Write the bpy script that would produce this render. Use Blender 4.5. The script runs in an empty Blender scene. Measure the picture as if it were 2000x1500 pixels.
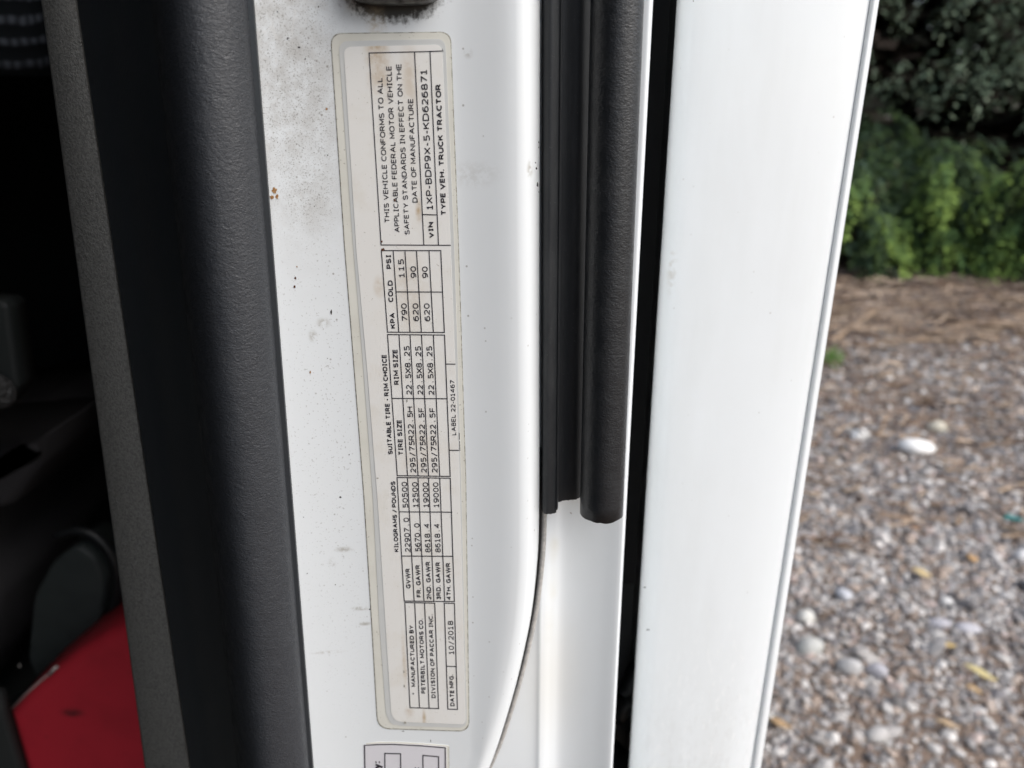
import bpy, bmesh, math, random
import numpy as np
from mathutils import Vector, Matrix
R = math.radians
random.seed(7); rng = np.random.default_rng(7)
sc = bpy.context.scene
C = sc.collection

# ------------------------------------------------------------------ camera, sky, sun, exposure
CAM_H = 1.45                      # phone held at chest height beside the cab step
PITCH = R(18.7)
F = 1503.0                        # focal length in photograph pixels (26 mm equivalent)
cam = bpy.data.cameras.new('camera'); co = bpy.data.objects.new('camera', cam); C.objects.link(co)
cam.sensor_fit = 'HORIZONTAL'; cam.sensor_width = 34.6; cam.lens = 34.6 * F / 2000.0
co.location = (0, 0, CAM_H); co.rotation_euler = (math.pi/2 - PITCH, 0, 0)
cam.clip_start = 0.01; cam.clip_end = 500
cam.dof.use_dof = True; cam.dof.focus_distance = 0.272; cam.dof.aperture_fstop = 9.5; cam.dof.aperture_blades = 0
sc.camera = co

SUN_EL, SUN_AZ = R(46), R(118)    # azimuth measured clockwise from +Y
w = bpy.data.worlds.new('World'); sc.world = w; w.use_nodes = True
nt = w.node_tree; nt.nodes.clear()
sky = nt.nodes.new('ShaderNodeTexSky'); sky.sky_type = 'NISHITA'; sky.sun_disc = False
sky.sun_elevation = SUN_EL; sky.sun_rotation = SUN_AZ
sky.air_density = 1.0; sky.dust_density = 3.0; sky.ozone_density = 1.0
hs = nt.nodes.new('ShaderNodeHueSaturation'); hs.inputs['Saturation'].default_value = 0.76
bg = nt.nodes.new('ShaderNodeBackground'); bg.inputs['Strength'].default_value = 0.15
wo = nt.nodes.new('ShaderNodeOutputWorld')
nt.links.new(sky.outputs[0], hs.inputs['Color']); nt.links.new(hs.outputs[0], bg.inputs[0]); nt.links.new(bg.outputs[0], wo.inputs[0])
sl = bpy.data.lights.new('sun', 'SUN'); so = bpy.data.objects.new('sun', sl); C.objects.link(so)
sl.energy = 1.5; sl.angle = R(60); sl.color = (1.0, 0.985, 0.96)
sd = Vector((math.sin(SUN_AZ)*math.cos(SUN_EL), math.cos(SUN_AZ)*math.cos(SUN_EL), math.sin(SUN_EL)))
so.rotation_euler = sd.to_track_quat('Z', 'Y').to_euler(); so.location = (0, -2, 6)
sc.view_settings.view_transform = 'Standard'; sc.view_settings.look = 'None'
sc.view_settings.exposure = 0.65; sc.view_settings.gamma = 1.0

# ------------------------------------------------------------------ measuring helpers
ct, st = math.cos(PITCH), math.sin(PITCH)
def ray(u, v):
    x = (u-1000)/F; y = -(v-750)/F
    return Vector((x, ct + y*st, -st + y*ct))
def P(u, v, Y):
    """point of the upright plane at distance Y in front of the lens that was measured at photo position (u, v)"""
    d = ray(u, v); t = Y/d.y
    return Vector((d.x*t, Y, CAM_H + d.z*t))
def G(u, v, z=0.0):
    d = ray(u, v); t = (z-CAM_H)/d.z
    return Vector((d.x*t, d.y*t, z))

# ------------------------------------------------------------------ object helpers
def link(name, me, mat=None, parent=None, smooth=False):
    o = bpy.data.objects.new(name, me); C.objects.link(o)
    if mat is not None: me.materials.append(mat)
    if parent is not None: o.parent = parent
    if smooth:
        for p in me.polygons: p.use_smooth = True
    return o
def mesh(name, V, Fc, mat=None, parent=None, smooth=False):
    me = bpy.data.meshes.new(name); me.from_pydata([tuple(v) for v in V], [], Fc); me.update()
    return link(name, me, mat, parent, smooth)
def bmobj(name, bm, mat=None, parent=None, smooth=False):
    me = bpy.data.meshes.new(name); bm.normal_update(); bm.to_mesh(me); bm.free()
    return link(name, me, mat, parent, smooth)
def tag(o, label=None, cat=None, group=None, kind=None):
    if label: o['label'] = label
    if cat: o['category'] = cat
    if group: o['group'] = group
    if kind: o['kind'] = kind
    return o
def empty(name, loc=(0,0,0)):
    o = bpy.data.objects.new(name, None); C.objects.link(o); o.location = loc; o.empty_display_size = .05
    return o
def box(name, lo, hi, mat, parent=None, bevel=0.0, seg=2):
    bm = bmesh.new(); bmesh.ops.create_cube(bm, size=1)
    lo, hi = Vector(lo), Vector(hi)
    for v in bm.verts: v.co = Vector(((lo.x+hi.x)/2 + v.co.x*(hi.x-lo.x), (lo.y+hi.y)/2 + v.co.y*(hi.y-lo.y), (lo.z+hi.z)/2 + v.co.z*(hi.z-lo.z)))
    if bevel: bmesh.ops.bevel(bm, geom=list(bm.edges), offset=bevel, segments=seg, affect='EDGES', profile=.5)
    return bmobj(name, bm, mat, parent, bool(bevel))
def catmull(pts, n=6):
    pts = [np.array(p, float) for p in pts]; out = []
    for i in range(len(pts)-1):
        p0 = pts[max(i-1,0)]; p1 = pts[i]; p2 = pts[i+1]; p3 = pts[min(i+2,len(pts)-1)]
        for k in range(n):
            t = k/n
            out.append(.5*((2*p1)+(-p0+p2)*t+(2*p0-5*p1+4*p2-p3)*t*t+(-p0+3*p1-3*p2+p3)*t**3))
    out.append(pts[-1]); return out
def loft(name, prof, va, vb, t0, t1, nz, mat, parent, smooth=True, jag=0.0, closed=False, cap=False):
    """prof: list of (u at va, u at vb, Y).  Each becomes a straight upright edge; t extends past va..vb."""
    L = [(P(a, va, Y), P(b, vb, Y)) for a, b, Y in prof]
    # every edge is measured at its own place, then ended at common heights
    zt = P(1000, va, .26).z; zb = P(1000, vb, .26).z
    z0 = zt + (zb-zt)*t0; z1 = zt + (zb-zt)*t1
    V = []; n = len(L)
    for k in range(nz+1):
        for i, (A, B) in enumerate(L):
            z = z0 + (z1-z0)*k/nz
            if k == nz and jag: z += random.uniform(-jag, jag)
            s = (z-A.z)/(B.z-A.z); p = A + (B-A)*s; V.append((p.x, p.y, z))
    m = n if closed else n-1
    Fc = [(k*n+i, k*n+(i+1)%n, (k+1)*n+(i+1)%n, (k+1)*n+i) for k in range(nz) for i in range(m)]
    if cap: Fc.append(tuple(range(nz*n, nz*n+n))); Fc.append(tuple(range(n-1, -1, -1)))
    return mesh(name, V, Fc, mat, parent, smooth)
def tube(name, pts, rad, mat, parent=None, n=10):
    bm = bmesh.new(); pts = [Vector(p) for p in pts]; rings = []
    for i, p in enumerate(pts):
        d = (pts[min(i+1,len(pts)-1)]-pts[max(i-1,0)]).normalized()
        a = d.cross(Vector((.31,.2,.93))).normalized(); b = d.cross(a)
        r = rad[i] if isinstance(rad, (list, tuple)) else rad
        rings.append([bm.verts.new(p + r*(math.cos(2*math.pi*k/n)*a + math.sin(2*math.pi*k/n)*b)) for k in range(n)])
    for r0, r1 in zip(rings, rings[1:]):
        for k in range(n): bm.faces.new((r0[k], r0[(k+1)%n], r1[(k+1)%n], r1[k]))
    bm.faces.new(rings[0][::-1]); bm.faces.new(rings[-1])
    return bmobj(name, bm, mat, parent, True)
def slab(name, outline, y0, y1, mat, parent=None, bevel=0.0, seg=3):
    """upright plate: outline of (x, z) points, from depth y0 (front) to y1 (back)"""
    bm = bmesh.new()
    f = [bm.verts.new((x, y0, z)) for x, z in outline]; b = [bm.verts.new((x, y1, z)) for x, z in outline]
    ff = bm.faces.new(f); bm.faces.new(b[::-1]); n = len(f)
    for i in range(n): bm.faces.new((f[i], b[i], b[(i+1)%n], f[(i+1)%n]))
    bmesh.ops.recalc_face_normals(bm, faces=bm.faces)
    if bevel:
        es = [e for e in bm.edges if abs(e.verts[0].co.y-e.verts[1].co.y) < 1e-7 and abs(e.verts[0].co.y-y0) < 1e-7]
        bmesh.ops.bevel(bm, geom=es, offset=bevel, segments=seg, affect='EDGES', profile=.5)
    return bmobj(name, bm, mat, parent, bool(bevel))

# ------------------------------------------------------------------ material helpers
class M:
    def __init__(s, name, base=(.5,.5,.5), rough=.5, spec=.5, coat=0.0, metal=0.0, coat_rough=.08):
        s.m = bpy.data.materials.new(name); s.m.use_nodes = True; s.t = s.m.node_tree
        s.b = s.t.nodes['Principled BSDF']; s.base = (*base, 1)
        s.b.inputs['Base Color'].default_value = s.base; s.b.inputs['Roughness'].default_value = rough
        s.b.inputs['Specular IOR Level'].default_value = spec; s.b.inputs['Coat Weight'].default_value = coat
        s.b.inputs['Coat Roughness'].default_value = coat_rough
        s.b.inputs['Metallic'].default_value = metal
        s.tc = s.t.nodes.new('ShaderNodeTexCoord').outputs['Object']; s.col = None; s.h = None
    def n(s, t, **k):
        x = s.t.nodes.new(t)
        for a, b in k.items(): setattr(x, a, b)
        return x
    def l(s, a, b): s.t.links.new(a, b)
    def mapped(s, scale=(1,1,1), loc=(0,0,0)):
        m = s.n('ShaderNodeMapping'); s.l(s.tc, m.inputs['Vector']); m.inputs['Scale'].default_value = scale; m.inputs['Location'].default_value = loc
        return m.outputs[0]
    def noise(s, scale, detail=3, rough=.5, vec=None, dist=0):
        x = s.n('ShaderNodeTexNoise'); s.l(vec or s.tc, x.inputs['Vector']); x.inputs['Scale'].default_value = scale
        x.inputs['Detail'].default_value = detail; x.inputs['Roughness'].default_value = rough; x.inputs['Distortion'].default_value = dist
        return x.outputs['Fac']
    def voro(s, scale, vec=None, feature='F1', out='Distance'):
        x = s.n('ShaderNodeTexVoronoi', feature=feature); s.l(vec or s.tc, x.inputs['Vector']); x.inputs['Scale'].default_value = scale
        return x.outputs[out]
    def ramp(s, v, a, b, lo=0.0, hi=1.0, smooth=True):
        x = s.n('ShaderNodeMapRange', interpolation_type='SMOOTHSTEP' if smooth else 'LINEAR'); s.l(v, x.inputs[0])
        for i, q in ((1,a),(2,b),(3,lo),(4,hi)): x.inputs[i].default_value = q
        return x.outputs[0]
    def math(s, op, a, b=0.0):
        x = s.n('ShaderNodeMath', operation=op)
        for i, q in ((0,a),(1,b)):
            if isinstance(q, (int, float)): x.inputs[i].default_value = q
            else: s.l(q, x.inputs[i])
        return x.outputs[0]
    def mul(s, a, b): return s.math('MULTIPLY', a, b)
    def blob(s, c, r):
        """1 at the point c falling to 0 at the ellipsoid of radii r: the shape of a stain"""
        m = s.n('ShaderNodeMapping', vector_type='POINT'); s.l(s.tc, m.inputs['Vector'])
        m.inputs['Scale'].default_value = [1/q for q in r]; m.inputs['Location'].default_value = [-a/q for a, q in zip(c, r)]
        g = s.n('ShaderNodeVectorMath', operation='LENGTH'); s.l(m.outputs[0], g.inputs[0])
        return s.ramp(g.outputs['Value'], 1.0, 0.0)
    def tint(s, fac, col):
        x = s.n('ShaderNodeMix', data_type='RGBA')
        if isinstance(fac, (int, float)): x.inputs[0].default_value = fac
        else: s.l(fac, x.inputs[0])
        if s.col is None: x.inputs[6].default_value = s.base
        else: s.l(s.col, x.inputs[6])
        if isinstance(col, tuple): x.inputs[7].default_value = (*col, 1)
        else: s.l(col, x.inputs[7])
        s.col = x.outputs[2]; s.l(s.col, s.b.inputs['Base Color']); return s
    def attr(s, name='tone'):
        a = s.n('ShaderNodeAttribute', attribute_name=name); s.col = a.outputs['Color']; s.l(s.col, s.b.inputs['Base Color']); return s
    def bump(s, h, dist, strength=1.0):
        x = s.n('ShaderNodeBump'); s.l(h, x.inputs['Height']); x.inputs['Distance'].default_value = dist; x.inputs['Strength'].default_value = strength
        if s.h is not None: s.l(s.h, x.inputs['Normal'])
        s.h = x.outputs[0]; s.l(s.h, s.b.inputs['Normal']); return s
    def rough(s, v): s.l(v, s.b.inputs['Roughness']); return s

Yp = .260                                   # the white jamb face
def pl(u, v): return tuple(P(u, v, Yp))

# white cab paint with road grime
def paint(name, grime):
    k = M(name, (.765, .80, .815), .32, .5, .35)
    f = k.noise(40, 5, .7); k.tint(k.ramp(f, .3, .9, 0, .10, False), (.62,.63,.60))
    
    k.rough(k.ramp(k.noise(45, 3), .2, .8, .30, .36, False))
    k.bump(k.noise(420, 1), .00003, .4)
    if grime:
        d = k.blob(pl(560, 120), (.030, .05, .085))                      # dusty upper inner corner
        d2 = k.blob(pl(600, 360), (.020, .05, .03))
        d = k.math('MAXIMUM', d, k.mul(d2, .8))
        cl = k.noise(110, 5, .7)
        k.tint(k.mul(d, k.ramp(cl, .32, .66, 0, .62)), (.42,.40,.365))
        fine = k.noise(2200, 3, .65)
        k.tint(k.mul(k.ramp(d, .05, .9), k.ramp(fine, .56, .66, 0, .8)), (.16,.145,.125))
        scr = k.noise(260, 3, .6, k.mapped((1,1,.35)), 2.5)
        k.tint(k.mul(d, k.ramp(scr, .60, .66, 0, .35)), (.72,.72,.70))
        vs = k.n('ShaderNodeTexVoronoi', feature='F1'); k.l(k.tc, vs.inputs['Vector']); vs.inputs['Scale'].default_value = 330
        sc2 = k.n('ShaderNodeSeparateColor'); k.l(vs.outputs['Color'], sc2.inputs[0])
        k.tint(k.mul(k.ramp(sc2.outputs[0], .80, .86), k.mul(k.ramp(vs.outputs['Distance'], .16, .07), k.ramp(sc2.outputs[1], 0, 1, .1, .75))), (.22,.20,.17))
        wide = k.blob(pl(640, 800), (.03, .05, .20))
        med = k.noise(1300, 2, .5)
        k.tint(k.mul(wide, k.ramp(med, .64, .70, 0, .55)), (.30,.29,.27))
        # grease round the striker
        g = k.blob(pl(768, -12), (.024, .05, .0125))
        gn = k.noise(500, 4, .7)
        gg = k.math('ADD', g, k.mul(k.math('SUBTRACT', gn, .5), .9))
        k.tint(k.mul(k.ramp(g, .0, .2), k.ramp(gg, .18, .55, 0, .97)), (.030,.026,.021))
        # tan run marks above and across the label
        s1 = k.blob(pl(735, 45), (.0045, .05, .010)); k.tint(k.mul(s1, k.ramp(gn, .35, .7, .1, .6)), (.50,.40,.26))
        for (u, v, a, b, q) in ((632, 630, .0032, .0026, .5), (612, 655, .0022, .003, .5), (672, 1072, .005, .0018, .5), (650, 1100, .002, .004, .35), (705, 1188, .005, .0014, .6), (712, 1218, .004, .0014, .55), (640, 1270, .009, .0012, .35), (925, 340, .012, .006, .16), (915, 105, .002, .002, .35), (1035, 330, .0015, .004, .5)):
            s2 = k.blob(pl(u, v), (a, .05, b)); k.tint(k.mul(s2, k.ramp(gn, .38, .58, 0, min(1, q*1.4))), (.34,.32,.27))
    return k
WHITE = paint('white_cab_paint', False).m
JAMB = paint('white_jamb_paint', True).m
ck = paint('white_flange_paint', False)
yn = ck.noise(90, 3)
for (u, v, rz) in ((1083, 1070, .012), (1080, 1150, .014), (1072, 1220, .014)):
    ck.tint(ck.mul(ck.blob(tuple(P(u, v, .279)), (.0035, .05, rz)), ck.ramp(yn, .3, .7, .10, .40)), (.60,.56,.42))
ck.tint(ck.mul(ck.blob(tuple(P(1075, 1330, .279)), (.022, .05, .05)), .35), (.66,.63,.55))
FLANGE = ck.m
SIDE = paint('white_side_panel_paint', False)
SIDE.tint(SIDE.mul(SIDE.blob(tuple(P(1400, 1500, .325)), (.08, .2, .09)), SIDE.ramp(SIDE.noise(300, 4, .6, SIDE.mapped((1,1,.4))), .45, .7, 0, .30)), (.60,.61,.60))
vs = SIDE.n('ShaderNodeTexVoronoi', feature='F1'); SIDE.l(SIDE.tc, vs.inputs['Vector']); vs.inputs['Scale'].default_value = 210
sc2 = SIDE.n('ShaderNodeSeparateColor'); SIDE.l(vs.outputs['Color'], sc2.inputs[0])
SIDE.tint(SIDE.mul(SIDE.ramp(sc2.outputs[0], .86, .90), SIDE.mul(SIDE.ramp(vs.outputs['Distance'], .13, .05), SIDE.ramp(sc2.outputs[1], 0, 1, .05, .5))), (.34,.33,.30))
SIDE.tint(SIDE.ramp(SIDE.noise(26, 5, .6, SIDE.mapped((1, 1, .18))), .48, .72, 0, .22), (.60,.62,.61))
SIDE.tint(SIDE.mul(SIDE.blob(tuple(P(1400, 1420, .33)), (.07, .2, .10)), SIDE.ramp(SIDE.noise(420, 3, .6, SIDE.mapped((1, 1, .3))), .55, .68, 0, .35)), (.88,.89,.89))
SIDE.tint(SIDE.mul(SIDE.blob(tuple(P(1310, 525, .335)), (.0028, .2, .016)), SIDE.ramp(SIDE.noise(260, 3), .4, .6, 0, .6)), (.50,.48,.43))
SIDE = SIDE.m

def leather(name, base, rough, amp, dusty=0.0):
    k = M(name, base, rough, .5)
    vec = k.mapped((.75, .9, 1.25))
    a = k.noise(1300, 4, .62, vec, .6); b = k.noise(420, 3, .6, vec, .5)
    k.tint(k.ramp(k.noise(300, 4, .7), .5, .8, 0, .25), tuple(c*1.9 for c in base))
    if dusty: k.tint(k.ramp(k.noise(2400, 2), .70, .76, 0, dusty), (.22,.21,.20))
    k.bump(b, .00030, amp).bump(a, .00030, amp)
    k.rough(k.ramp(k.noise(180, 4), .3, .7, rough-.07, rough+.1)); return k
RUBBER = leather('grained_black_rubber', (.026,.029,.034), .40, .85, .15).m
RUBBER_FINE = leather('fine_grained_black_rubber', (.011,.0125,.0145), .36, .65, .1).m
k = M('smooth_black_rubber', (.022,.026,.030), .34, .5)
k.tint(k.ramp(k.noise(60, 5, .65, k.mapped((1,1,.25))), .5, .8, 0, .5), (.022,.024,.027)).tint(k.ramp(k.noise(1500, 2), .73, .78, 0, .4), (.10,.10,.10))
k.bump(k.noise(900, 3), .0001, .5); SMOOTH = k.m
k = M('dusty_black_rubber', (.020,.022,.024), .5, .4)
k.tint(k.ramp(k.noise(140, 5, .7, k.mapped((1,1,.2))), .42, .75, 0, .55), (.055,.057,.058)).tint(k.ramp(k.noise(1800, 2), .70, .76, 0, .5), (.14,.14,.135))
k.bump(k.noise(1200, 3), .0001, .5); DUSTY = k.m
k = M('grained_grey_plastic', (.105,.106,.100), .6, .35)
gr = k.noise(1000, 3, .65, None, .5); k.tint(k.ramp(gr, .42, .62, 0, .8), (.055,.055,.053)).tint(k.ramp(k.noise(2600, 1), .70, .78, 0, .6), (.16,.155,.15))
k.bump(gr, .0006, 1.0); GREYP = k.m
k = M('dark_interior_trim', (.020,.022,.022), .75, .2); k.bump(k.noise(300, 3), .0006, .5); LINING = k.m
k = M('dark_grey_moulding', (.030,.036,.036), .55, .3); k.tint(k.ramp(k.noise(50, 4), .4, .7, 0, .4), (.018,.022,.022)); MOULD = k.m
k = M('black_moulding', (.008,.009,.010), .45, .4); BLACK = k.m
k = M('glossy_black_panel', (.05,.053,.055), .30, .45); GLOSSB = k.m
k = M('charcoal_gap_panel', (.13,.138,.14), .5, .4); GAPG = k.m
k = M('black_seat_cloth', (.040,.038,.040), .9, .1); k.bump(k.noise(900, 3), .0006, .7); SEATC = k.m
# woven cloth: dark ground with paler picks across
k = M('dark_woven_cloth', (.010,.012,.014), .9, .15)
wv = k.n('ShaderNodeTexWave', wave_type='BANDS', bands_direction='Z'); k.l(k.mapped((1,1,1)), wv.inputs['Vector']); wv.inputs['Scale'].default_value = 17; wv.inputs['Distortion'].default_value = 3.0; wv.inputs['Detail'].default_value = 3
wx = k.n('ShaderNodeTexWave', wave_type='BANDS', bands_direction='X'); k.l(k.mapped((1,1,1)), wx.inputs['Vector']); wx.inputs['Scale'].default_value = 40; wx.inputs['Distortion'].default_value = 4.0
k.tint(k.mul(k.ramp(wv.outputs['Fac'], .55, .95), k.ramp(wx.outputs['Fac'], .1, .9, .35, 1)), (.10,.11,.13)); k.bump(wv.outputs['Fac'], .002, .6); CLOTH = k.m
k = M('scuffed_red_plastic', (.40,.020,.034), .5, .4)
k.tint(k.ramp(k.noise(25, 4), .45, .75, 0, .4), (.24,.014,.022)).tint(k.ramp(k.noise(120, 4, .7), .66, .74, 0, .6), (.06,.012,.012))
k.tint(k.mul(k.blob(tuple(P(142, 1392, .62)), (.016,.06,.008)), k.ramp(k.noise(90, 3), .3, .5, .4, 1)), (.015,.012,.012)); RED = k.m
k = M('chipped_pale_edge', (.45,.42,.40), .6, .3); CHIP = k.m
k = M('greasy_steel', (.16,.16,.15), .45, .5, 0, .6); k.tint(k.ramp(k.noise(260, 4, .7), .42, .65), (.035,.032,.028)); STEEL = k.m
k = M('film_over_paint', (.715,.71,.645), .26, .5, .5)
k.tint(k.ramp(k.noise(55, 4, .6), .4, .75, 0, .30), (.52,.50,.43)).tint(k.ramp(k.noise(1100, 2), .69, .74, 0, .6), (.25,.23,.18)); FILM = k.m
k = M('film_air_band', (.575,.59,.58), .28, .5, .3); k.tint(k.ramp(k.noise(120, 4), .4, .7, 0, .35), (.66,.66,.63)); BAND = k.m
k = M('aged_label_paper', (.775,.77,.74), .33, .5, .5)
k.tint(k.ramp(k.noise(70, 5, .65), .46, .74, 0, .40), (.66,.62,.53)).tint(k.ramp(k.noise(1200, 2), .70, .76, 0, .55), (.33,.30,.24))
tn = k.noise(200, 4, .6)
for (u, v, a, b, q) in ((735, 95, .005, .012, .75), (745, 150, .006, .012, .45), (800, 150, .004, .016, .4), (818, 410, .0016, .006, .9), (742, 560, .003, .005, .6), (800, 1390, .003, .004, .5), (829, 1405, .0012, .008, .85), (790, 1290, .0014, .02, .45), (800, 560, .008, .02, .3), (820, 880, .01, .03, .22)):
    k.tint(k.mul(k.blob(pl(u, v), (a, .05, b)), k.ramp(tn, .35, .62, .35*q, min(1, 1.25*q))), (.48,.36,.22))
PAPER = k.m
k = M('second_label_paper', (.69,.68,.71), .36, .5, .2); k.tint(k.ramp(k.noise(300, 4, .6), .55, .75, 0, .3), (.58,.57,.58)); PAPER2 = k.m
k = M('printing_ink', (.020,.018,.026), .5, .3); k.tint(k.ramp(k.noise(900, 3), .6, .8, 0, .35), (.12,.11,.13)); INK = k.m
k = M('rust', (.30,.14,.05), .8, .2); k.tint(k.ramp(k.noise(1400, 3), .4, .65), (.46,.29,.14)); RUST = k.m
k = M('brown_fleck', (.10,.045,.025), .7, .2); FLECK = k.m
k = M('chip_to_primer', (.045,.04,.04), .7, .2); PRIMER = k.m
k = M('grey_seam_sealer', (.36,.35,.33), .6, .3); k.tint(k.ramp(k.noise(700, 4), .4, .7), (.48,.46,.43)); SEALER = k.m
k = M('edge_grime', (.20,.19,.15), .7, .2); k.tint(k.ramp(k.noise(500, 3), .4, .6), (.42,.41,.36)); GRIME = k.m

# ------------------------------------------------------------------ the setting: ground
k = M('damp_brown_ground', (.190,.138,.104), .9, .2)
k.tint(k.ramp(k.noise(3, 5, .7), .35, .7), (.22,.165,.128)).tint(k.ramp(k.noise(45, 5, .7), .45, .7, 0, .8), (.125,.088,.066))
vv = k.voro(46, None, 'F1', 'Color'); vd = k.voro(46)
sx = k.n('ShaderNodeSeparateColor'); k.l(vv, sx.inputs[0])
k.tint(k.mul(k.ramp(sx.outputs[0], .45, .55), k.ramp(vd, .55, .35)), (.25,.24,.235)); k.bump(k.noise(60, 4), .02, .8); SOIL = k.m
def hill(x, y):
    """the ground rises a little into a low bank of litter under the bushes"""
    t = min(max((y-5.0)/2.2, 0), 1); s = t*t*(3-2*t)
    return .10*s + .015*math.sin(2.1*x+.7*y)*s
def terr(x, y): return .010*math.sin(1.7*x+.3)*math.sin(1.3*y) + hill(x, y)
xs = [-60,-30,-12,-6,-3] + [i*.25 for i in range(-6, 40)] + [11,14,20,35,60]
ys = [-60,-25,-8,-2] + [i*.25 for i in range(0, 48)] + [13,16,22,40,80]
V = [(x, y, terr(x, y)) for y in ys for x in xs]; n = len(xs)
Fc = [(j*n+i, j*n+i+1, (j+1)*n+i+1, (j+1)*n+i) for j in range(len(ys)-1) for i in range(n-1)]
tag(mesh('ground', V, Fc, SOIL, None, True), 'damp brown earth of the gravelled yard', kind='structure')

# loose gravel: uncountable, one object
ico = bmesh.new(); bmesh.ops.create_icosphere(ico, subdivisions=1, radius=1); IV = np.array([v.co[:] for v in ico.verts]); IF = np.array([[v.index for v in f.verts] for f in ico.faces]); ico.free()
def vnoise(x, y):
    return (np.sin(1.9*x+1.1*y+.4)+np.sin(-1.3*x+2.7*y+1.9)+np.sin(3.7*x+.6*y+4.)+.7*np.sin(6.1*x-4.7*y)+.7*np.sin(5.3*x+7.9*y+2))/4.4
def colours_attr(me, cols):
    at = me.color_attributes.new('tone', 'FLOAT_COLOR', 'POINT'); a = np.ones((len(cols), 4), np.float32); a[:, :3] = cols; at.data.foreach_set('color', a.ravel())
N = 125000
yy = 1.05 + (rng.random(N)**.78)*5.2; k_ = rng.random(N)
xx = yy*(.16+1.05*k_)
dens = np.clip(.78 + .62*vnoise(xx*1.3, yy*1.3) - .30*np.clip(yy-2.9, 0, 2.0), .10, 1) * np.clip((6.1-yy)/1.3, .10, 1)
keep = rng.random(N) < dens; xx, yy = xx[keep], yy[keep]; N = len(xx)
rad = .0040 + .0030*rng.gamma(1.5, 1., N); rad = np.clip(rad*np.clip(.7+.13*yy, .8, 1.3), .005, .034)
S = rad[:, None]*np.stack([rng.uniform(.75,1.4,N), rng.uniform(.7,1.2,N), rng.uniform(.4,.8,N)], 1)
ang = rng.uniform(0, 6.28, N)
V = IV[None]*(1+.32*(rng.random((N, len(IV), 1))-.5))*S[:, None, :]
tl = rng.normal(0, .3, (N, 2)); V[..., 2] += V[..., 0]*tl[:, :1] + V[..., 1]*tl[:, 1:]
x2 = V[...,0]*np.cos(ang)[:,None]-V[...,1]*np.sin(ang)[:,None]; y2 = V[...,0]*np.sin(ang)[:,None]+V[...,1]*np.cos(ang)[:,None]
zz = np.array([terr(a, b) for a, b in zip(xx, yy)])
V = np.stack([x2+xx[:,None], y2+yy[:,None], V[...,2]+(zz+S[:,2]*.45)[:,None]], -1).reshape(-1, 3)
Fc = (IF[None]+np.arange(N)[:,None,None]*len(IV)).reshape(-1, 3)
me = bpy.data.meshes.new('gravel'); me.from_pydata(V.tolist(), [], Fc.tolist()); me.update()
pal = np.array([(.30,.29,.285),(.22,.215,.22),(.14,.135,.14),(.42,.415,.41),(.30,.25,.215),(.20,.155,.125),(.55,.54,.53),(.36,.30,.28),(.085,.08,.08)])
ch = rng.choice(len(pal), N, p=[.17,.17,.15,.12,.14,.12,.05,.05,.03]); cc = pal[ch]*rng.uniform(.85,1.3,(N,1))*np.array([1.03,1.0,.96])
colours_attr(me, np.repeat(cc, len(IV), 0))
k = M('loose_gravel_stone', (.3,.3,.3), .42, .5).attr(); k.bump(k.noise(300, 3), .001, .5)
tag(link('gravel', me, k.m), 'grey crushed stone strewn over brown earth', 'gravel', kind='stuff')
STONE = k.m

# dead twigs, needles and straw on the bank
def ribbons(n, xr, yr, ln, wd, zoff, flat=.25):
    V, Fc, col = [], [], []
    for i in range(n):
        x = random.uniform(*xr); y = yr[1]-(yr[1]-yr[0])*random.random()**2.3; l = ln*(1 if y > 5.2 else .45)*random.uniform(.4, 1.6); a = random.gauss(0, .55) if random.random() < .7 else random.uniform(0, 3.14)
        wv_ = wd*random.uniform(.5, 1.5); tz = random.gauss(0, flat); bnd = random.gauss(0, .35); z = terr(x, y)+zoff*random.random()
        c = random.choice(((.27,.19,.13),(.36,.27,.19),(.18,.12,.08),(.46,.36,.27),(.28,.22,.18),(.12,.08,.06))); q = random.uniform(.55, 1.0)*(1+.35*float(vnoise(x*2.2, y*3.1))); c = tuple(t*q for t in c)
        b = len(V)
        for s in (-.5, 0, .5):
            aa = a+bnd*s; px = x+l*s*math.cos(aa); py = y+l*s*math.sin(aa); pz = max(z+tz*l*s*.5, terr(px, py)+.002)
            nx, ny = -math.sin(aa)*wv_, math.cos(aa)*wv_
            V += [(px+nx, py+ny, pz), (px, py, pz+wv_*1.2), (px-nx, py-ny, pz)]; col += [c]*3
        for s in (0, 3): Fc += [(b+s, b+s+1, b+s+4, b+s+3), (b+s+1, b+s+2, b+s+5, b+s+4)]
    me = bpy.data.meshes.new('dead_twigs'); me.from_pydata(V, [], Fc); me.update(); colours_attr(me, np.array(col)); return me
TWIG = M('dead_twig', (.2,.14,.1), .85, .2).attr().m
me = ribbons(15000, (.6, 9.0), (2.4, 7.9), .22, .0055, .05)
tag(link('dead_twigs', me, TWIG), 'brown dead twigs and straw littering the bank below the bushes', 'twigs', kind='stuff')

# ------------------------------------------------------------------ the truck cab
truck = tag(empty('truck'), 'white truck cab seen at its open driver door frame with a taped certification label', 'truck')
T0, T1 = -.55, 1.45

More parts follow.
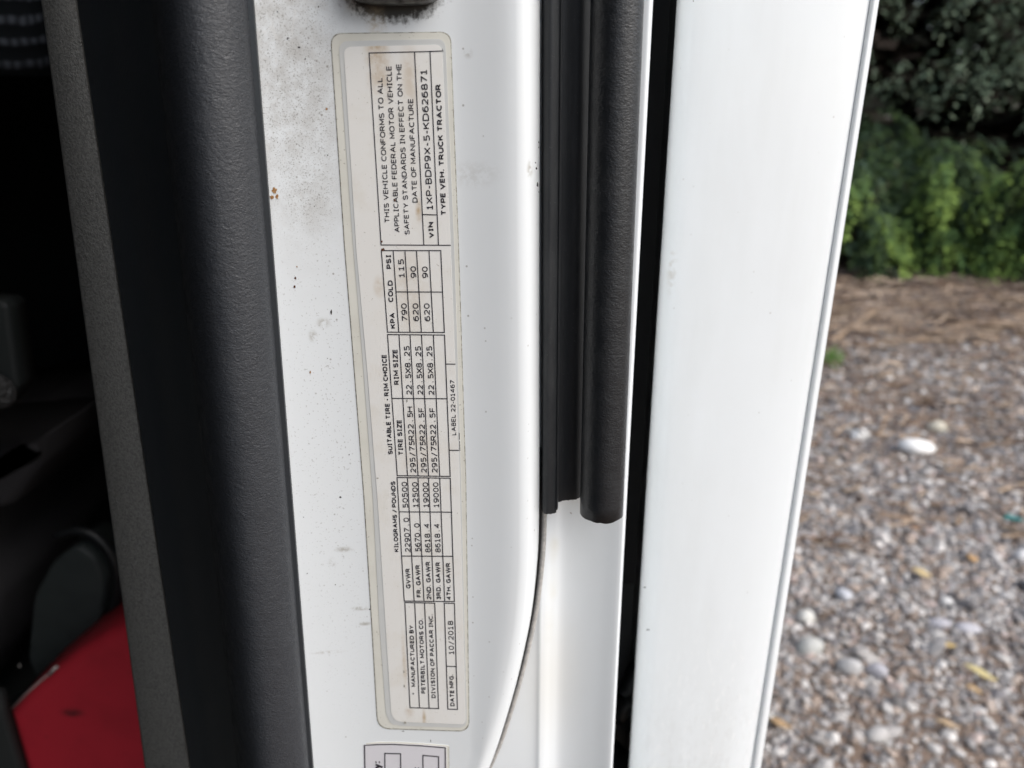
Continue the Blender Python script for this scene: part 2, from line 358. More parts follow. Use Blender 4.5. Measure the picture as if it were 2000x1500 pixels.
# jamb face with a rounded outer edge that swings inward at the foot
edge = [(1056, -800), (1056.5, 0), (1055, 500), (1055, 900), (1054, 1030), (1051, 1110), (1041, 1205), (1027, 1280), (1009, 1355), (985, 1436), (963, 1500)]
ep = [P(u, v, Yp+.004) for u, v in edge]
for i in range(9):                                   # the foot goes on in an arc below the frame
    a = ep[-1]; d = (ep[-1]-ep[-2]); s = .014; ang_ = math.atan2(d.z, d.x) - R(5.0)
    ep.append(a + Vector((math.cos(ang_)*s, 0, math.sin(ang_)*s)))
ep = [Vector(p) for p in catmull([tuple(p) for p in ep], 8)]
xl_t, xl_b = P(430, 0, Yp), P(560, 1500, Yp)
def xleft(z): return xl_t.x + (xl_b.x-xl_t.x)*(z-xl_t.z)/(xl_b.z-xl_t.z) - .004
roll = [(0, .0112), (.0006, .0078), (.0015, .0050), (.003, .0024), (.005, .0010)]     # (inward, back)
ll_t, ll_b = P(640, 0, Yp), P(736, 1440, Yp)
def xlab(z): return ll_t.x + (ll_b.x-ll_t.x)*(z-ll_t.z)/(ll_b.z-ll_t.z)
def pillar_y(x, z):
    d = max(0, xlab(z)-x); return Yp - .0024*min(d/.026, 1.3)**1.6
lab_t, lab_b = P(884, 0, Yp), P(917, 1440, Yp)
V, NR = [], 7; cols_ = len(roll)+NR+8
for i, p in enumerate(ep):
    d = (ep[min(i+1, len(ep)-1)]-ep[max(i-1, 0)]).normalized(); nrm = Vector((d.z, 0, -d.x))      # inward
    if nrm.x > 0: nrm = -nrm
    xr_ = lab_t.x + (lab_b.x-lab_t.x)*(p.z-lab_t.z)/(lab_b.z-lab_t.z)
    w_ = min(max((p.x-xr_)/max(-nrm.x, .5), .0125), .030); h_ = .12*(w_-.005)
    for (a, b) in roll:
        q = p + nrm*a; V.append((q.x, Yp+b-h_*min(a/.005, 1), q.z))
    for j in range(1, NR+1):
        t = j/NR; q = p + nrm*(.005+(w_-.005)*t); bk = .0010*max(0, 1-3*t)**2 - h_*(1-t)**1.5*(1+.5*t)
        V.append((q.x, Yp+bk, q.z))
    q0 = p + nrm*w_; xe = min(xleft(q0.z), q0.x-.002)
    xm = max(min(xlab(q0.z), q0.x-.001), xe+.001)
    for j in range(1, 3): V.append((q0.x+(xm-q0.x)*j/2, Yp, q0.z))
    for j in range(1, 7): xx_ = xm+(xe-xm)*j/6; V.append((xx_, pillar_y(xx_, q0.z), q0.z))
Fc = [(i*cols_+j, (i+1)*cols_+j, (i+1)*cols_+j+1, i*cols_+j+1) for i in range(len(ep)-1) for j in range(cols_-1)]
pillar = mesh('door_pillar', V, Fc, JAMB, truck, True); pillar['label'] = 'white painted door jamb with dusty upper corner'

# body flange outside it that carries the outer seal
fl = [(930, 930, .2785), (1030, 1000, .2788), (1056, 1040, .2792), (1066, 1052, .2788), (1074, 1058, .2792), (1084, 1064, .2800), (1100, 1076, .2820), (1120, 1092, .2836), (1165, 1121, .2832), (1220, 1159, .2814), (1266, 1190, .2794), (1271.5, 1193.5, .2803), (1274.5, 1195.5, .2830), (1275, 1196, .288), (1262, 1184, .330), (1240, 1166, .400)]
loft('body_flange', catmull(fl, 4), 0, 1500, T0, T1, 24, FLANGE, truck)
# seam sealer bead at the foot of the jamb edge
bead = [Vector((p.x+.0022, .2762, p.z)) for p in ep[8*3:8*14:2]]
tube('seam_bead', bead, .0012, SEALER, truck, 8)
tube('seam_gap', [Vector((p.x+.0004, .2760, p.z)) for p in ep[8*3:8*14:2]], .0010, BLACK, truck, 8)

# big inner door seal
prof = catmull([(150, 372, .306), (175, 395, .299), (205, 417, .291), (245, 443, .277), (280, 462, .266), (296, 470, .2605)], 4)
loft('seal_lip', prof, 0, 1500, T0, T1, 60, SMOOTH, truck)
prof = catmull([(293, 463, .2660), (296, 466, .2585), (304, 472, .2510), (320, 483, .2450), (345, 501, .2408), (375, 523, .2398), (410, 549, .2412), (442, 573, .2440), (468, 594, .2480), (480, 603, .2515), (484, 605, .2545)], 5)
seal = loft('inner_door_seal', prof, 0, 1500, T0, T1, 60, RUBBER, truck); seal['label'] = 'thick grained black rubber seal along the jamb'
loft('seal_base', [(478, 600, .2530), (494, 611, .2535), (496.5, 613, .2545), (496.5, 613, .2597)], 0, 1500, T0, T1, 8, SMOOTH, truck, False)
# grey trim strip further inside
prof = [(84, 288, .350), (80, 283, .316), (81, 284, .3145), (84, 287, .3138), (144, 367, .3085), (147, 370, .3090), (149, 372, .311), (160, 380, .330)]
loft('trim_strip', prof, 0, 1500, T0, T1, 20, GREYP, truck)

# outer seal: base lip, flat web and a round bulb, cut off square at its lower end
os_ = tag(loft('outer_door_seal', catmull([(1058, 1057, .2745), (1061, 1059, .2712), (1066, 1062, .2690), (1076, 1069, .2680), (1088, 1080, .2686), (1095, 1086.5, .2693)], 4) , 0, 1000, T0, 1.030, 40, DUSTY, truck, jag=.0002), 'black rubber outer door seal cut off square at its lower end')
loft('seal_ridge', [(1094.5, 1086, .2695), (1096, 1087.2, .2685), (1098, 1088.6, .2688), (1099.5, 1090, .2715)], 0, 1000, T0, 1.022, 40, DUSTY, os_)
loft('seal_web', catmull([(1098, 1089, .2730), (1108, 1098, .2735), (1122, 1110, .2745), (1136, 1122, .2748), (1146, 1130, .2760), (1154, 1137, .2780)], 3), 0, 1000, T0, 1.014, 40, DUSTY, os_, jag=.0002)
cA, cB, cY = 1205.5, 1174.5, .2655
pa, pb = P(cA, 0, cY), P(cB, 1000, cY); rr = .0083
ztop = CAM_H+.30; zbot = P(1174, 1022, cY-rr).z
V = []; nb, nr = 40, 80
def bulb_xy(z, a, r):
    s = (z-pa.z)/(pb.z-pa.z); c = pa + (pb-pa)*s
    return (c.x + r*math.cos(a), cY + r*1.02*math.sin(a))
for k_ in range(nr+1):
    z = ztop + (zbot-ztop)*k_/nr
    for i in range(nb):
        a = 2*math.pi*i/nb; x, y = bulb_xy(z, a, rr); V.append((x, y, z + (random.uniform(-.00025, .00025) if k_ == nr else 0)))
for k_ in range(4):                                            # hollow bore seen from below
    for i in range(nb):
        a = 2*math.pi*i/nb; x, y = bulb_xy(zbot, a, rr-.0022); V.append((x, y, zbot + .006*k_))
Fc = [(k*nb+i, k*nb+(i+1)%nb, (k+1)*nb+(i+1)%nb, (k+1)*nb+i) for k in range(nr+4) for i in range(nb)]
mesh('seal_bulb', V, Fc, RUBBER_FINE, os_, True)
# tiny tear that shows white at the cut end of the web
mesh('torn_nick', [P(1112.5, 1000.5, .2738), P(1116, 1001, .2738), P(1117.2, 1004, .2738), P(1115, 1003.6, .2738)], [(0,1,2,3)], CHIP, os_)

# white panel behind the cab, with a hemmed outer edge
sp = [(0, 0, 0), (0, 0, 0), (1322, 1228, .3415), (1325, 1231.5, .3380), (1332, 1240, .3348), (1346, 1254, .3322), (1368, 1272, .3306), (1420, 1312, .3296), (1500, 1360, .3302), (1580, 1405, .3324), (1640, 1436, .3352), (1675, 1454, .3376), (1690, 1461, .3390), (1696, 1464.5, .3399), (1699, 1466.5, .3405)]
side = loft('side_panel', [(a, b, y) for a, b, y in catmull(sp[2:], 4)], 0, 1500, T0, 1.75, 30, SIDE, truck); side['label'] = 'white painted panel standing behind the cab gap'
loft('panel_hem', catmull([(1697, 1465, .3416), (1699.5, 1467, .3404), (1704, 1471, .3394), (1710, 1477, .3392), (1715, 1483, .3406), (1717.5, 1486, .3440), (1717, 1485.5, .3550)], 4), 0, 1500, T0, 1.75, 30, SIDE, side)
# its two sides run back, so that it is a body and not a sheet
A, B = P(1322, 0, 0.3415), P(1228, 1500, 0.3415); A.x += .012; B.x += .012; A.y = B.y = .3435; A2, B2 = P(1717, 0, 0.3550), P(1485.5, 1500, 0.3550)
def at_z(A, B, z): s = (z-A.z)/(B.z-A.z); return A + (B-A)*s
zt, zb = P(1000,0,.26).z, P(1000,1500,.26).z; zhi, zlo = zt+(zb-zt)*T0, zt+(zb-zt)*1.748
V = []
for (a, b) in ((A, B), (A2, B2)):
    for z in (zhi, zlo):
        p = at_z(a, b, z); V += [(p.x, p.y, z), (p.x, 1.5, z)]
mesh('panel_return', V, [(4,6,7,5), (1,5,7,3), (0,4,5,1), (2,3,7,6)], WHITE, side)
mesh('panel_liner', V[:4], [(0,1,3,2)], GLOSSB, side)
# what shows in the slit between cab and panel
zb_ = CAM_H-.62
p0 = P(1255, 1140, .42)
box('gap_panel', (.02, .420, p0.z), (.085, .45, CAM_H+.4), GLOSSB, truck)
box('gap_lower_panel', (.02, .424, zb_), (.085, .45, p0.z+.02), GAPG, truck)
hp = [P(1262, 1290, .405), P(1238, 1330, .395), P(1222, 1372, .39), P(1218, 1395, .395), P(1245, 1412, .41)]
tube('hose', [Vector(p) for p in catmull([tuple(q) for q in hp], 5)], .0075, BLACK, truck, 10)
hp = [P(1180, 1470, .39), P(1205, 1492, .39), P(1225, 1503, .40), P(1250, 1512, .41)]
tube('hose', [Vector(p) for p in catmull([tuple(q) for q in hp], 5)], .011, BLACK, truck, 10)

# striker above the label
o = slab('striker_plate', [(P(u, v, .2525).x, P(u, v, .2525).z) for u, v in ((668, -150), (668, -30), (676, -12), (692, -2), (715, 3), (760, 6), (815, 5), (842, -1), (856, -14), (864, -34), (864, -150))], .2525, Yp-.0003, STEEL, truck, .0014)
for u in (712, 818):
    bm = bmesh.new(); bmesh.ops.create_cone(bm, cap_ends=True, segments=6, radius1=.0042, radius2=.0038, depth=.004, matrix=Matrix.Translation(P(u, -80, .2505)) @ Matrix.Rotation(R(90), 4, 'X'))
    bmobj('bolt', bm, STEEL, o)

# ------------------------------------------------------------------ printing on the jamb labels
LAY = {'film': .00022, 'band': .00034, 'paper': .00046, 'ink': .00056}
def plate(name, poly, y, mat, parent, back=None):
    """thin sheet: polygon of photo positions on the jamb face, its own thickness behind it"""
    bm = bmesh.new(); n = len(poly); back = back or Yp-.00002
    f = [bm.verts.new(P(u, v, y)) for u, v in poly]; b = [bm.verts.new(Vector((q.co.x, back, q.co.z))) for q in f]
    bm.faces.new(f)
    for i in range(n): bm.faces.new((f[i], b[i], b[(i+1)%n], f[(i+1)%n]))
    bmesh.ops.recalc_face_normals(bm, faces=bm.faces)
    return bmobj(name, bm, mat, parent)
def rounded(corners, r, n=6):
    out = []; m = len(corners)
    for i in range(m):
        p = Vector(corners[i]); a = (Vector(corners[i-1])-p); b = (Vector(corners[(i+1)%m])-p)
        rr_ = r if not isinstance(r, (list, tuple)) else r[i]
        if rr_ <= 0: out.append(tuple(p)); continue
        p0, p1 = p + a.normalized()*rr_, p + b.normalized()*rr_
        for k in range(n+1):
            t = k/n; q = (1-t)**2*p0 + 2*t*(1-t)*p + t*t*p1; out.append(tuple(q))
    return out
def wob(poly, amp):
    return [(u+random.uniform(-amp, amp), v+random.uniform(-amp, amp)) for u, v in poly]
film_c = [(646.5, 66.5), (879, 63.5), (895, 490), (909, 940), (915.5, 1427.5), (738.5, 1422), (727, 1220), (712, 975), (691, 700), (673, 470)]
film_r = [24, 22, 0, 0, 22, 24, 0, 0, 0, 0]
cl = plate('certification_label', rounded(film_c, film_r), Yp-LAY['film'], FILM, truck); cl['label'] = 'tall white certification label under a yellowed clear film'
# thin line of dirt caught round the film
def offset_poly(c, d):
    cx = sum(p[0] for p in c)/len(c); out = []
    for (u, v) in c: out.append((u + (d if u > cx else -d), v + (d if v > 1200 else (-d if v < 200 else 0))))
    return out
plate('dirt_line', rounded(offset_poly(film_c, 1.7), film_r), Yp-.00010, GRIME, cl)
band_c = [(661, 80), (870, 76), (888, 490), (901, 940), (912.5, 1421.5), (756, 1417), (741.5, 1220), (728, 975), (708, 700), (688.5, 470)]
plate('film_band', wob(rounded(band_c, [22, 18, 0, 0, 18, 28, 0, 0, 0, 0]), .7), Yp-LAY['band'], BAND, cl, Yp-LAY['film']+.00002)
pap_c = [(671, 91.5), (863, 87), (880, 479), (897, 920), (909.5, 1415), (765, 1409.5), (750, 1175), (738, 985), (717, 720), (696, 490)]
plate('paper', rounded(pap_c, [17, 14, 0, 0, 10, 22, 0, 0, 0, 0]), Yp-LAY['paper'], PAPER, cl, Yp-LAY['band']+.00002)

YI = Yp-LAY['ink']
def rules(name, segs, wpx, parent):
    V, Fc = [], []
    for i, (a, b) in enumerate(segs):
        a, b = Vector(a), Vector(b); d = (b-a).normalized(); q = Vector((-d.y, d.x))*wpx/2; e = d*wpx/2
        k = len(V); y = YI - .000002*i
        V += [P(*(a-e+q), y), P(*(b+e+q), y), P(*(b+e-q), y), P(*(a-e-q), y)]; Fc.append((k, k+1, k+2, k+3))
    return mesh(name, V, Fc, INK, parent)
def table(xs_top, xs_bot, v_top, v_bot, parent, hs=(), wpx=1.9):
    (vt0, vt1), (vb0, vb1) = v_top, v_bot
    n = len(xs_top); segs = [((xs_top[0], vt0), (xs_top[-1], vt1)), ((xs_bot[0], vb0), (xs_bot[-1], vb1))]
    for i in range(n):
        f = (xs_top[i]-xs_top[0])/(xs_top[-1]-xs_top[0]); segs.append(((xs_top[i], vt0+(vt1-vt0)*f), (xs_bot[i], vb0+(vb1-vb0)*f)))
    return rules('table_rule', segs + list(hs), wpx, parent)
table((721, 809.8, 840), (744.4, 828, 856.6), (103.4, 100.4), (478.4, 478.9), cl, (((840,100.4),(865,99.5)), ((856.6,479),(879.4,479)), ((825,419),(853.8,419.6))))
table((745,768,791,813.6,838,861), (757,779,801,823.2,846.6,868), (489.4,489.4), (648.6,649.4), cl, (((774,570),(864.5,570.4)),))
table((757,779.4,801,823.4,846.6,868.4), (776,796,816.6,837.2,859,879.4), (653.4,654.4), (929,930.4), cl, (((765.7,778),(873.4,778.8)), ((871,711),(888.6,711.2)), ((878,879.4),(895.4,879.6))))
table((775.6,796,816.6,837.2,859,879.6), (789.6,809,828.2,847.6,868.6,887.6), (932.6,934), (1174,1175), cl, (((780,999.6),(882.3,1000.4)), ((785,1086),(884.6,1086.6))))
table((790.8,810,829.3,849.2), (800.9,819.5,838.2,856.6), (1176.8,1178), (1382.2,1384), cl)
table((867.8,887.7), (874.8,893.5), (1178,1178.5), (1385,1385.7), cl, (((872.2,1301.2),(891.2,1302.1)),))
for sg in (((897.2,846),(897.4,858)), ((897.7,862),(897.9,866)), ((898.1,868),(898.5,880)), ((864,96),(864.3,100))): rules('ink_dash', [sg], 1.1, cl)

def arc(cx, cy, rx, ry, a0, a1, n=9):
    out = []
    for i in range(n+1):
        a = R(a0+(a1-a0)*i/n); c, s_ = math.cos(a), math.sin(a); q = 2/2.35
        out.append((cx+rx*math.copysign(abs(c)**q, c), cy+ry*math.copysign(abs(s_)**q, s_)))
    return out
# skeleton capitals and figures of a plain office sans: width, strokes
FONT = {
 'A': (.90, [[(0,0),(.45,1),(.90,0)], [(.155,.33),(.745,.33)]]),
 'B': (.68, [[(0,0),(0,1)]+[(.36,1)]+arc(.40,.765,.24,.235,80,-80)+[(.36,.53),(0,.53)], [(0,.53),(.38,.53)]+arc(.40,.265,.28,.265,80,-80)+[(.36,0),(0,0)]]),
 'C': (.76, [[(.76,.90)]+arc(.46,.5,.46,.5,62,298,14)+[(.76,.10)]]),
 'D': (.82, [[(0,0),(0,1),(.30,1)]+arc(.34,.5,.48,.5,80,-80,12)+[(.30,0),(0,0)]]),
 'E': (.62, [[(.62,1),(0,1),(0,0),(.62,0)], [(0,.53),(.57,.53)]]),
 'F': (.60, [[(.60,1),(0,1),(0,0)], [(0,.51),(.55,.51)]]),
 'G': (.82, [[(.80,.90)]+arc(.46,.5,.46,.5,60,270,13)+[(.82,.09),(.82,.46),(.50,.46)]]),
 'H': (.76, [[(0,0),(0,1)], [(.76,0),(.76,1)], [(0,.53),(.76,.53)]]),
 'I': (.40, [[(0,1),(.40,1)], [(.20,1),(.20,0)], [(0,0),(.40,0)]]),
 'K': (.74, [[(0,0),(0,1)], [(.72,1),(.02,.42)], [(.26,.60),(.74,0)]]),
 'L': (.58, [[(0,1),(0,0),(.58,0)]]),
 'M': (.88, [[(0,0),(0,1),(.44,.22),(.88,1),(.88,0)]]),
 'N': (.76, [[(0,0),(0,1),(.76,0),(.76,1)]]),
 'O': (.90, [arc(.45,.5,.45,.5,0,360,22)]),
 'P': (.64, [[(0,0),(0,1),(.34,1)]+arc(.36,.715,.28,.285,80,-80)+[(.34,.43),(0,.43)]]),
 'R': (.76, [[(0,0),(0,1),(.34,1)]+arc(.36,.73,.28,.27,80,-80)+[(.34,.46),(0,.46)], [(.32,.46),(.76,0)]]),
 'S': (.70, [[(.65,.90)]+arc(.35,.75,.35,.25,60,215,9)+[(.35,.52)]+arc(.35,.26,.35,.26,55,-145,10)+[(.0,.12)]]),
 'T': (.78, [[(0,1),(.78,1)], [(.39,1),(.39,0)]]),
 'U': (.76, [[(0,1)]+arc(.38,.36,.38,.36,180,360,12)+[(.76,1)]]),
 'V': (.86, [[(0,1),(.43,0),(.86,1)]]),
 'W': (1.24, [[(0,1),(.30,0),(.62,.98),(.94,0),(1.24,1)]]),
 'X': (.80, [[(0,1),(.80,0)], [(.80,1),(0,0)]]),
 'Y': (.80, [[(0,1),(.40,.47),(.80,1)], [(.40,.47),(.40,0)]]),
 'Z': (.74, [[(0,1),(.74,1),(0,0),(.74,0)]]),
 '0': (.64, [arc(.32,.5,.32,.5,0,360,20)]),
 '1': (.54, [[(.04,.80),(.29,.98),(.29,0)], [(0,0),(.54,0)]]),
 '2': (.62, [[(.02,.86)]+arc(.30,.72,.30,.28,140,-40,9)+[(0,0),(.62,0)]]),
 '3': (.62, [[(.02,.93)]+arc(.30,.76,.28,.24,110,-80,8)+[(.20,.53)], [(.20,.53)]+arc(.30,.265,.32,.265,75,-120,9)+[(0,.07)]]),
 '4': (.70, [[(.52,0),(.52,1),(0,.30),(.70,.30)]]),
 '5': (.62, [[(.58,1),(.07,1),(.07,.57)]+arc(.28,.30,.34,.30,75,-120,10)+[(0,.06)]]),
 '6': (.64, [[(.58,.98)]+arc(.42,.45,.42,.53,110,180,7)+arc(.32,.31,.32,.31,180,540,16)]),
 '7': (.64, [[(0,1),(.64,1),(.18,0)]]),
 '8': (.66, [arc(.33,.755,.28,.245,-90,270,16), arc(.33,.26,.33,.26,90,450,16)]),
 '9': (.64, [[(.06,.02)]+arc(.22,.55,.42,.53,-70,0,7)+arc(.32,.69,.32,.31,0,360,16)]),
 '-': (.36, [[(0,.38),(.36,.38)]]), '/': (.50, [[(0,-.14),(.50,1.06)]]), '.': (.12, [[(.06,-.04),(.06,.15)]]),
 'y': (.62, [[(0,.74),(.31,.02)], [(.62,.74),(.22,-.26),(.02,-.26)]]), ':': (.10, [[(.05,-.03),(.05,.17)], [(.05,.55),(.05,.75)]]), ' ': (.44, [])}
def ribbon(pts, th, V, Fc):
    n = len(pts); b = len(V); closed = (Vector(pts[0])-Vector(pts[-1])).length < 1e-6
    for i in range(n):
        p = Vector(pts[i]); a = Vector(pts[i-1]) if i else (Vector(pts[-2]) if closed else None); c = Vector(pts[i+1]) if i < n-1 else (Vector(pts[1]) if closed else None)
        d0 = (p-a).normalized() if a is not None else (c-p).normalized(); d1 = (c-p).normalized() if c is not None else d0
        m = (d0+d1); m = m.normalized() if m.length > 1e-4 else d0
        nn = Vector((-m.y, m.x)); q = th/2/max(nn.dot(Vector((-d0.y, d0.x))), .42)
        V += [tuple(p+nn*q), tuple(p-nn*q)]
    for i in range(n-1): Fc.append((b+2*i, b+2*i+1, b+2*i+3, b+2*i+2))
def text(s, a, b, cap_px, parent, bold=0, mono=False, y=None, mat=None):
    """s printed from baseline point a to baseline point b (photo positions), capitals cap_px tall"""
    y = y or YI-.00001
    A, B = P(*a, y), P(*b, y); d = (B-A); L = d.length; d.normalize(); up = Vector((d.z, 0, -d.x))
    if up.x > 0: up = -up
    mid = ((a[0]+b[0])/2, (a[1]+b[1])/2); cap = (P(mid[0]-cap_px, mid[1], y)-P(*mid, y)).length
    th = {0: .17, 1: .235, 2: .285}[bold]; x = 0.0; raw = []; ends = []
    for c in s:
        w_, st_ = FONT[c]; gap = .20+th*.6
        if mono: off = x+(mono-w_)/2; x += mono
        else: off = x; x += w_+(gap if c != ' ' else 0)
        ends.append((off, off+w_)); raw.append((off, st_))
    x0, x1 = ends[0][0], ends[-1][1]; kx = (L-th*cap)/(x1-x0)/cap          # stretch letters, keep the pen even
    V, Fc = [], []
    for off, st_ in raw:
        for pts in st_: ribbon([(((off+q[0]-x0)*kx+th/2), th/2+q[1]*(1-th)) for q in pts], th, V, Fc)
    return mesh('printed_text', [A + d*(v[0]*cap) + up*(v[1]*cap) for v in V], Fc, mat or INK, parent)
MO = .92
for s, a, b, c, bo, mo in (
    ('THIS VEHICLE CONFORMS TO ALL', (761.5,435), (746.8,151.4), 10, 0, 0),
    ('APPLICABLE FEDERAL MOTOR VEHICLE', (781,453.8), (764.5,128.6), 10, 0, 0),
    ('SAFETY STANDARDS IN EFFECT ON THE', (800.5,458), (784,124.4), 10, 0, 0),
    ('DATE OF MANUFACTURE', (815.8,395.6), (807.1,192.5), 10, 0, 0),
    ('VIN', (847.5,465), (845.8,433.4), 9.3, 2, 0),
    ('1XP-BDP9X-5-KD626871', (846,410), (834,135.5), 12.5, 0, 0),
    ('TYPE VEH. TRUCK TRACTOR', (872,420.5), (861,164), 10.3, 1, 0),
    ('PSI', (765,525), (763.4,497), 9.6, 1, 0), ('COLD', (768.4,590), (767,547.6), 9.6, 1, 0), ('KPA', (772.6,641.6), (771.2,610.6), 9.6, 1, 0),
    ('115', (790.6,542.4), (788.6,506), 11, 0, MO), ('90', (813.6,543), (812.6,520), 11, 0, MO), ('90', (836.4,543), (835.2,520.4), 11, 0, MO),
    ('790', (796.4,627.4), (794.4,592.4), 11, 0, MO), ('620', (818.4,627.4), (817,592.4), 11, 0, MO), ('620', (840.6,627.4), (839,592.4), 11, 0, MO),
    ('SUITABLE TIRE - RIM CHOICE', (767.4,887.4), (755,692), 9.2, 1, 0),
    ('TIRE SIZE', (788,889.4), (784.4,819.4), 9.4, 1, 0), ('RIM SIZE', (779.8,751.4), (776.4,682), 9.6, 1, 0),
    ('295/75R22.5H', (813,923.4), (806,794), 11, 0, MO), ('295/75R22.5F', (834,923.4), (828.4,796), 11, 0, MO), ('295/75R22.5F', (855,923.4), (850,796), 11, 0, MO),
    ('22.5X8.25', (805.2,771), (800,675.6), 11, 0, MO), ('22.5X8.25', (827,771), (822.2,676), 11, 0, MO), ('22.5X8.25', (848.6,771.4), (844,676), 11, 0, MO),
    ('LABEL 22-01467', (891.2,850), (888,742.4), 8.6, 0, 0),
    ('KILOGRAMS / POUNDS', (779,1078), (772,940), 8.6, 1, 0),
    ('22907.0', (802.2,1078.4), (798.8,1011), 10.6, 0, MO), ('50500', (797.6,992), (795,941), 10.6, 0, MO),
    ('5670.0', (822,1077.4), (819.6,1022), 10.6, 0, MO), ('12500', (817.6,991.4), (815.6,941.6), 10.6, 0, MO),
    ('8618.4', (841.4,1079), (839,1022.4), 10.6, 0, MO), ('19000', (838,991.4), (836.2,942), 10.6, 0, MO),
    ('8618.4', (861,1079), (858.8,1022.6), 10.6, 0, MO), ('19000', (858,991.4), (856.4,942), 10.6, 0, MO),
    ('GVWR', (802.2,1149.4), (800.8,1110), 8.8, 1, 0), ('FR. GAWR', (823,1166.6), (820.2,1103), 8.8, 1, 0), ('2ND. GAWR', (842.6,1171), (840.2,1096.4), 8.8, 1, 0),
    ('3RD. GAWR', (861.6,1171.4), (859.6,1097.4), 8.8, 1, 0), ('4TH. GAWR', (881.4,1171.6), (879.6,1099), 8.8, 1, 0),
    ('MANUFACTURED BY', (812,1341.3), (807.6,1221.2), 8.2, 1, 0), ('PETERBILT MOTORS CO.', (831.4,1354.6), (826.2,1207.9), 8.2, 1, 0), ('DIVISION OF PACCAR INC.', (851,1363.5), (845.4,1199.5), 8.2, 1, 0),
    ('DATE MFG.', (888,1379.4), (886,1316.8), 8.4, 1, 0), ('10/2018', (887.2,1278.3), (885,1212.5), 10.4, 0, MO)):
    text(s, a, b, c, cl, bo, mo)
def spot(name, u, v, ru, rv, mat, parent, y, seed=0, n=14):
    r_ = random.Random(seed*97+int(u*13+v)); pts = []
    for i in range(n):
        a = 2*math.pi*i/n; q = r_.uniform(.6, 1.2); pts.append(P(u+ru*q*math.cos(a), v+rv*q*math.sin(a), y))
    return mesh(name, pts, [tuple(range(n))], mat, parent)
spot('ink_dot', 807.2, 1355, 1.7, 1.7, INK, cl, YI-.00002)
for (u, v, a, b) in ((748, 487.5, 4, 3.6), (745.5, 471.5, 2, 2.4), (771, 391, 2.2, 3)): spot('rust_spot', u, v, a, b, FLECK, cl, YI-.00003)
for (u, v, a, b) in ((795, 783, 1.6, 3), (737.5, 934, 3.2, 1.0), (789, 1312, 1.2, 2.6), (789.5, 1340, 1.4, 3), (791, 1412, 3, 2.4)): spot('dirt_spot', u, v, a, b, GRIME, cl, YI-.00003)

# the second label, mostly below the frame
l2c = [(705, 1452), (735, 1449.8), (770, 1449.3), (824, 1452.2), (876.5, 1456.5), (879, 1700), (708, 1700)]
l2 = plate('inspection_label', rounded(l2c, [4, 0, 0, 0, 4, 4, 4]), Yp-.00020, FILM, truck); l2['label'] = 'small white label with a black border at the foot of the jamb'
plate('dirt_line', rounded(offset_poly([(u, v-0.9 if v < 1460 else v) for u, v in l2c], .9), [4, 0, 0, 0, 4, 4, 4]), Yp-.00009, GRIME, l2)
plate('paper', [(709.5, 1454.8), (736, 1452.8), (770, 1452.4), (824, 1455), (872, 1459), (874, 1690), (712, 1690)], Yp-.00032, PAPER2, l2, Yp-.00018)
YI2 = Yp-.00042
def rules2(segs, wpx):
    V, Fc = [], []
    for i, (a, b) in enumerate(segs):
        a, b = Vector(a), Vector(b); d = (b-a).normalized(); q = Vector((-d.y, d.x))*wpx/2; e = d*wpx/2; y = YI2-.000002*i; k = len(V)
        V += [P(*(a-e+q), y), P(*(b+e+q), y), P(*(b+e-q), y), P(*(a-e-q), y)]; Fc.append((k, k+1, k+2, k+3))
    return mesh('label_border', V, Fc, INK, l2)
rules2([((712,1455.8),(738,1454.2)), ((738,1454.2),(770,1453.9)), ((770,1453.9),(824,1456.8)), ((824,1456.8),(869.6,1460.6)), ((712,1455.8),(716,1690)), ((869.6,1460.6),(872,1690)), ((716,1690),(872,1690))], 2.2)
rules2([((751.5,1471.5),(782.4,1472.3)), ((751.5,1471.5),(753.5,1640)), ((782.4,1472.3),(783.6,1640)), ((753.5,1640),(783.6,1640))], 2.2)
rules2([((826,1475.5),(856.5,1478)), ((826,1475.5),(827.6,1640)), ((856.5,1478),(857.4,1640)), ((827.6,1640),(857.4,1640))], 2.2)
text('y:', (744.6, 1502), (744, 1486.5), 16, l2, 2, 0, YI2-.00001)
text(':', (820, 1503), (820, 1498), 14, l2, 2, 0, YI2-.00001)

# chips, rust freckles and flecks on the paint
for (u, v, a, b, m) in ((536, 372, 5, 7, RUST), (531, 385, 4, 4, RUST), (541, 384, 3, 5, RUST), (577, 543, 2.4, 2.6, FLECK), (575.5, 560, 2.6, 3, FLECK), (580, 521, 1.4, 1.6, RUST), (637.5, 213, 2.6, 2.6, RUST), (606, 727, 1.6, 3, RUST), (562, 75, 2.2, 2.4, PRIMER), (584, 92, 3, 1.8, PRIMER), (596, 115, 1.6, 1.4, PRIMER), (647, 610, 1.8, 5, PRIMER), (542, 23, 1.2, 1.8, PRIMER), (622, 13, 1.2, 2, PRIMER), (645, 99, 1.2, 1.2, PRIMER), (640, 303, 1.2, 1.4, PRIMER), (614, 403, 1, 1.2, PRIMER), (665, 971, 2.4, 2, PRIMER), (682, 888, 1.2, 1.4, PRIMER), (722, 1190, 2, 1.2, PRIMER), (787.5, 1428.3, 3, .9, PRIMER), (827, 1425, 1.8, 1, PRIMER), (841.5, 1447, .6, 3, PRIMER), (600, 1120, 1, 1.4, PRIMER), (655, 1142, 1, 1.2, PRIMER), (593, 1010, .9, 1.1, PRIMER), (560, 820, 1, 1, PRIMER), (640, 700, 1, 1, PRIMER)):
    q = P(u, v, Yp); spot('paint_chip', u, v, a, b, m, pillar, pillar_y(q.x, q.z)-.00012, 3)
def roll_back(u): return Yp+.0005 if u < 1030 else (Yp+.0012 if u < 1045 else Yp+.003)
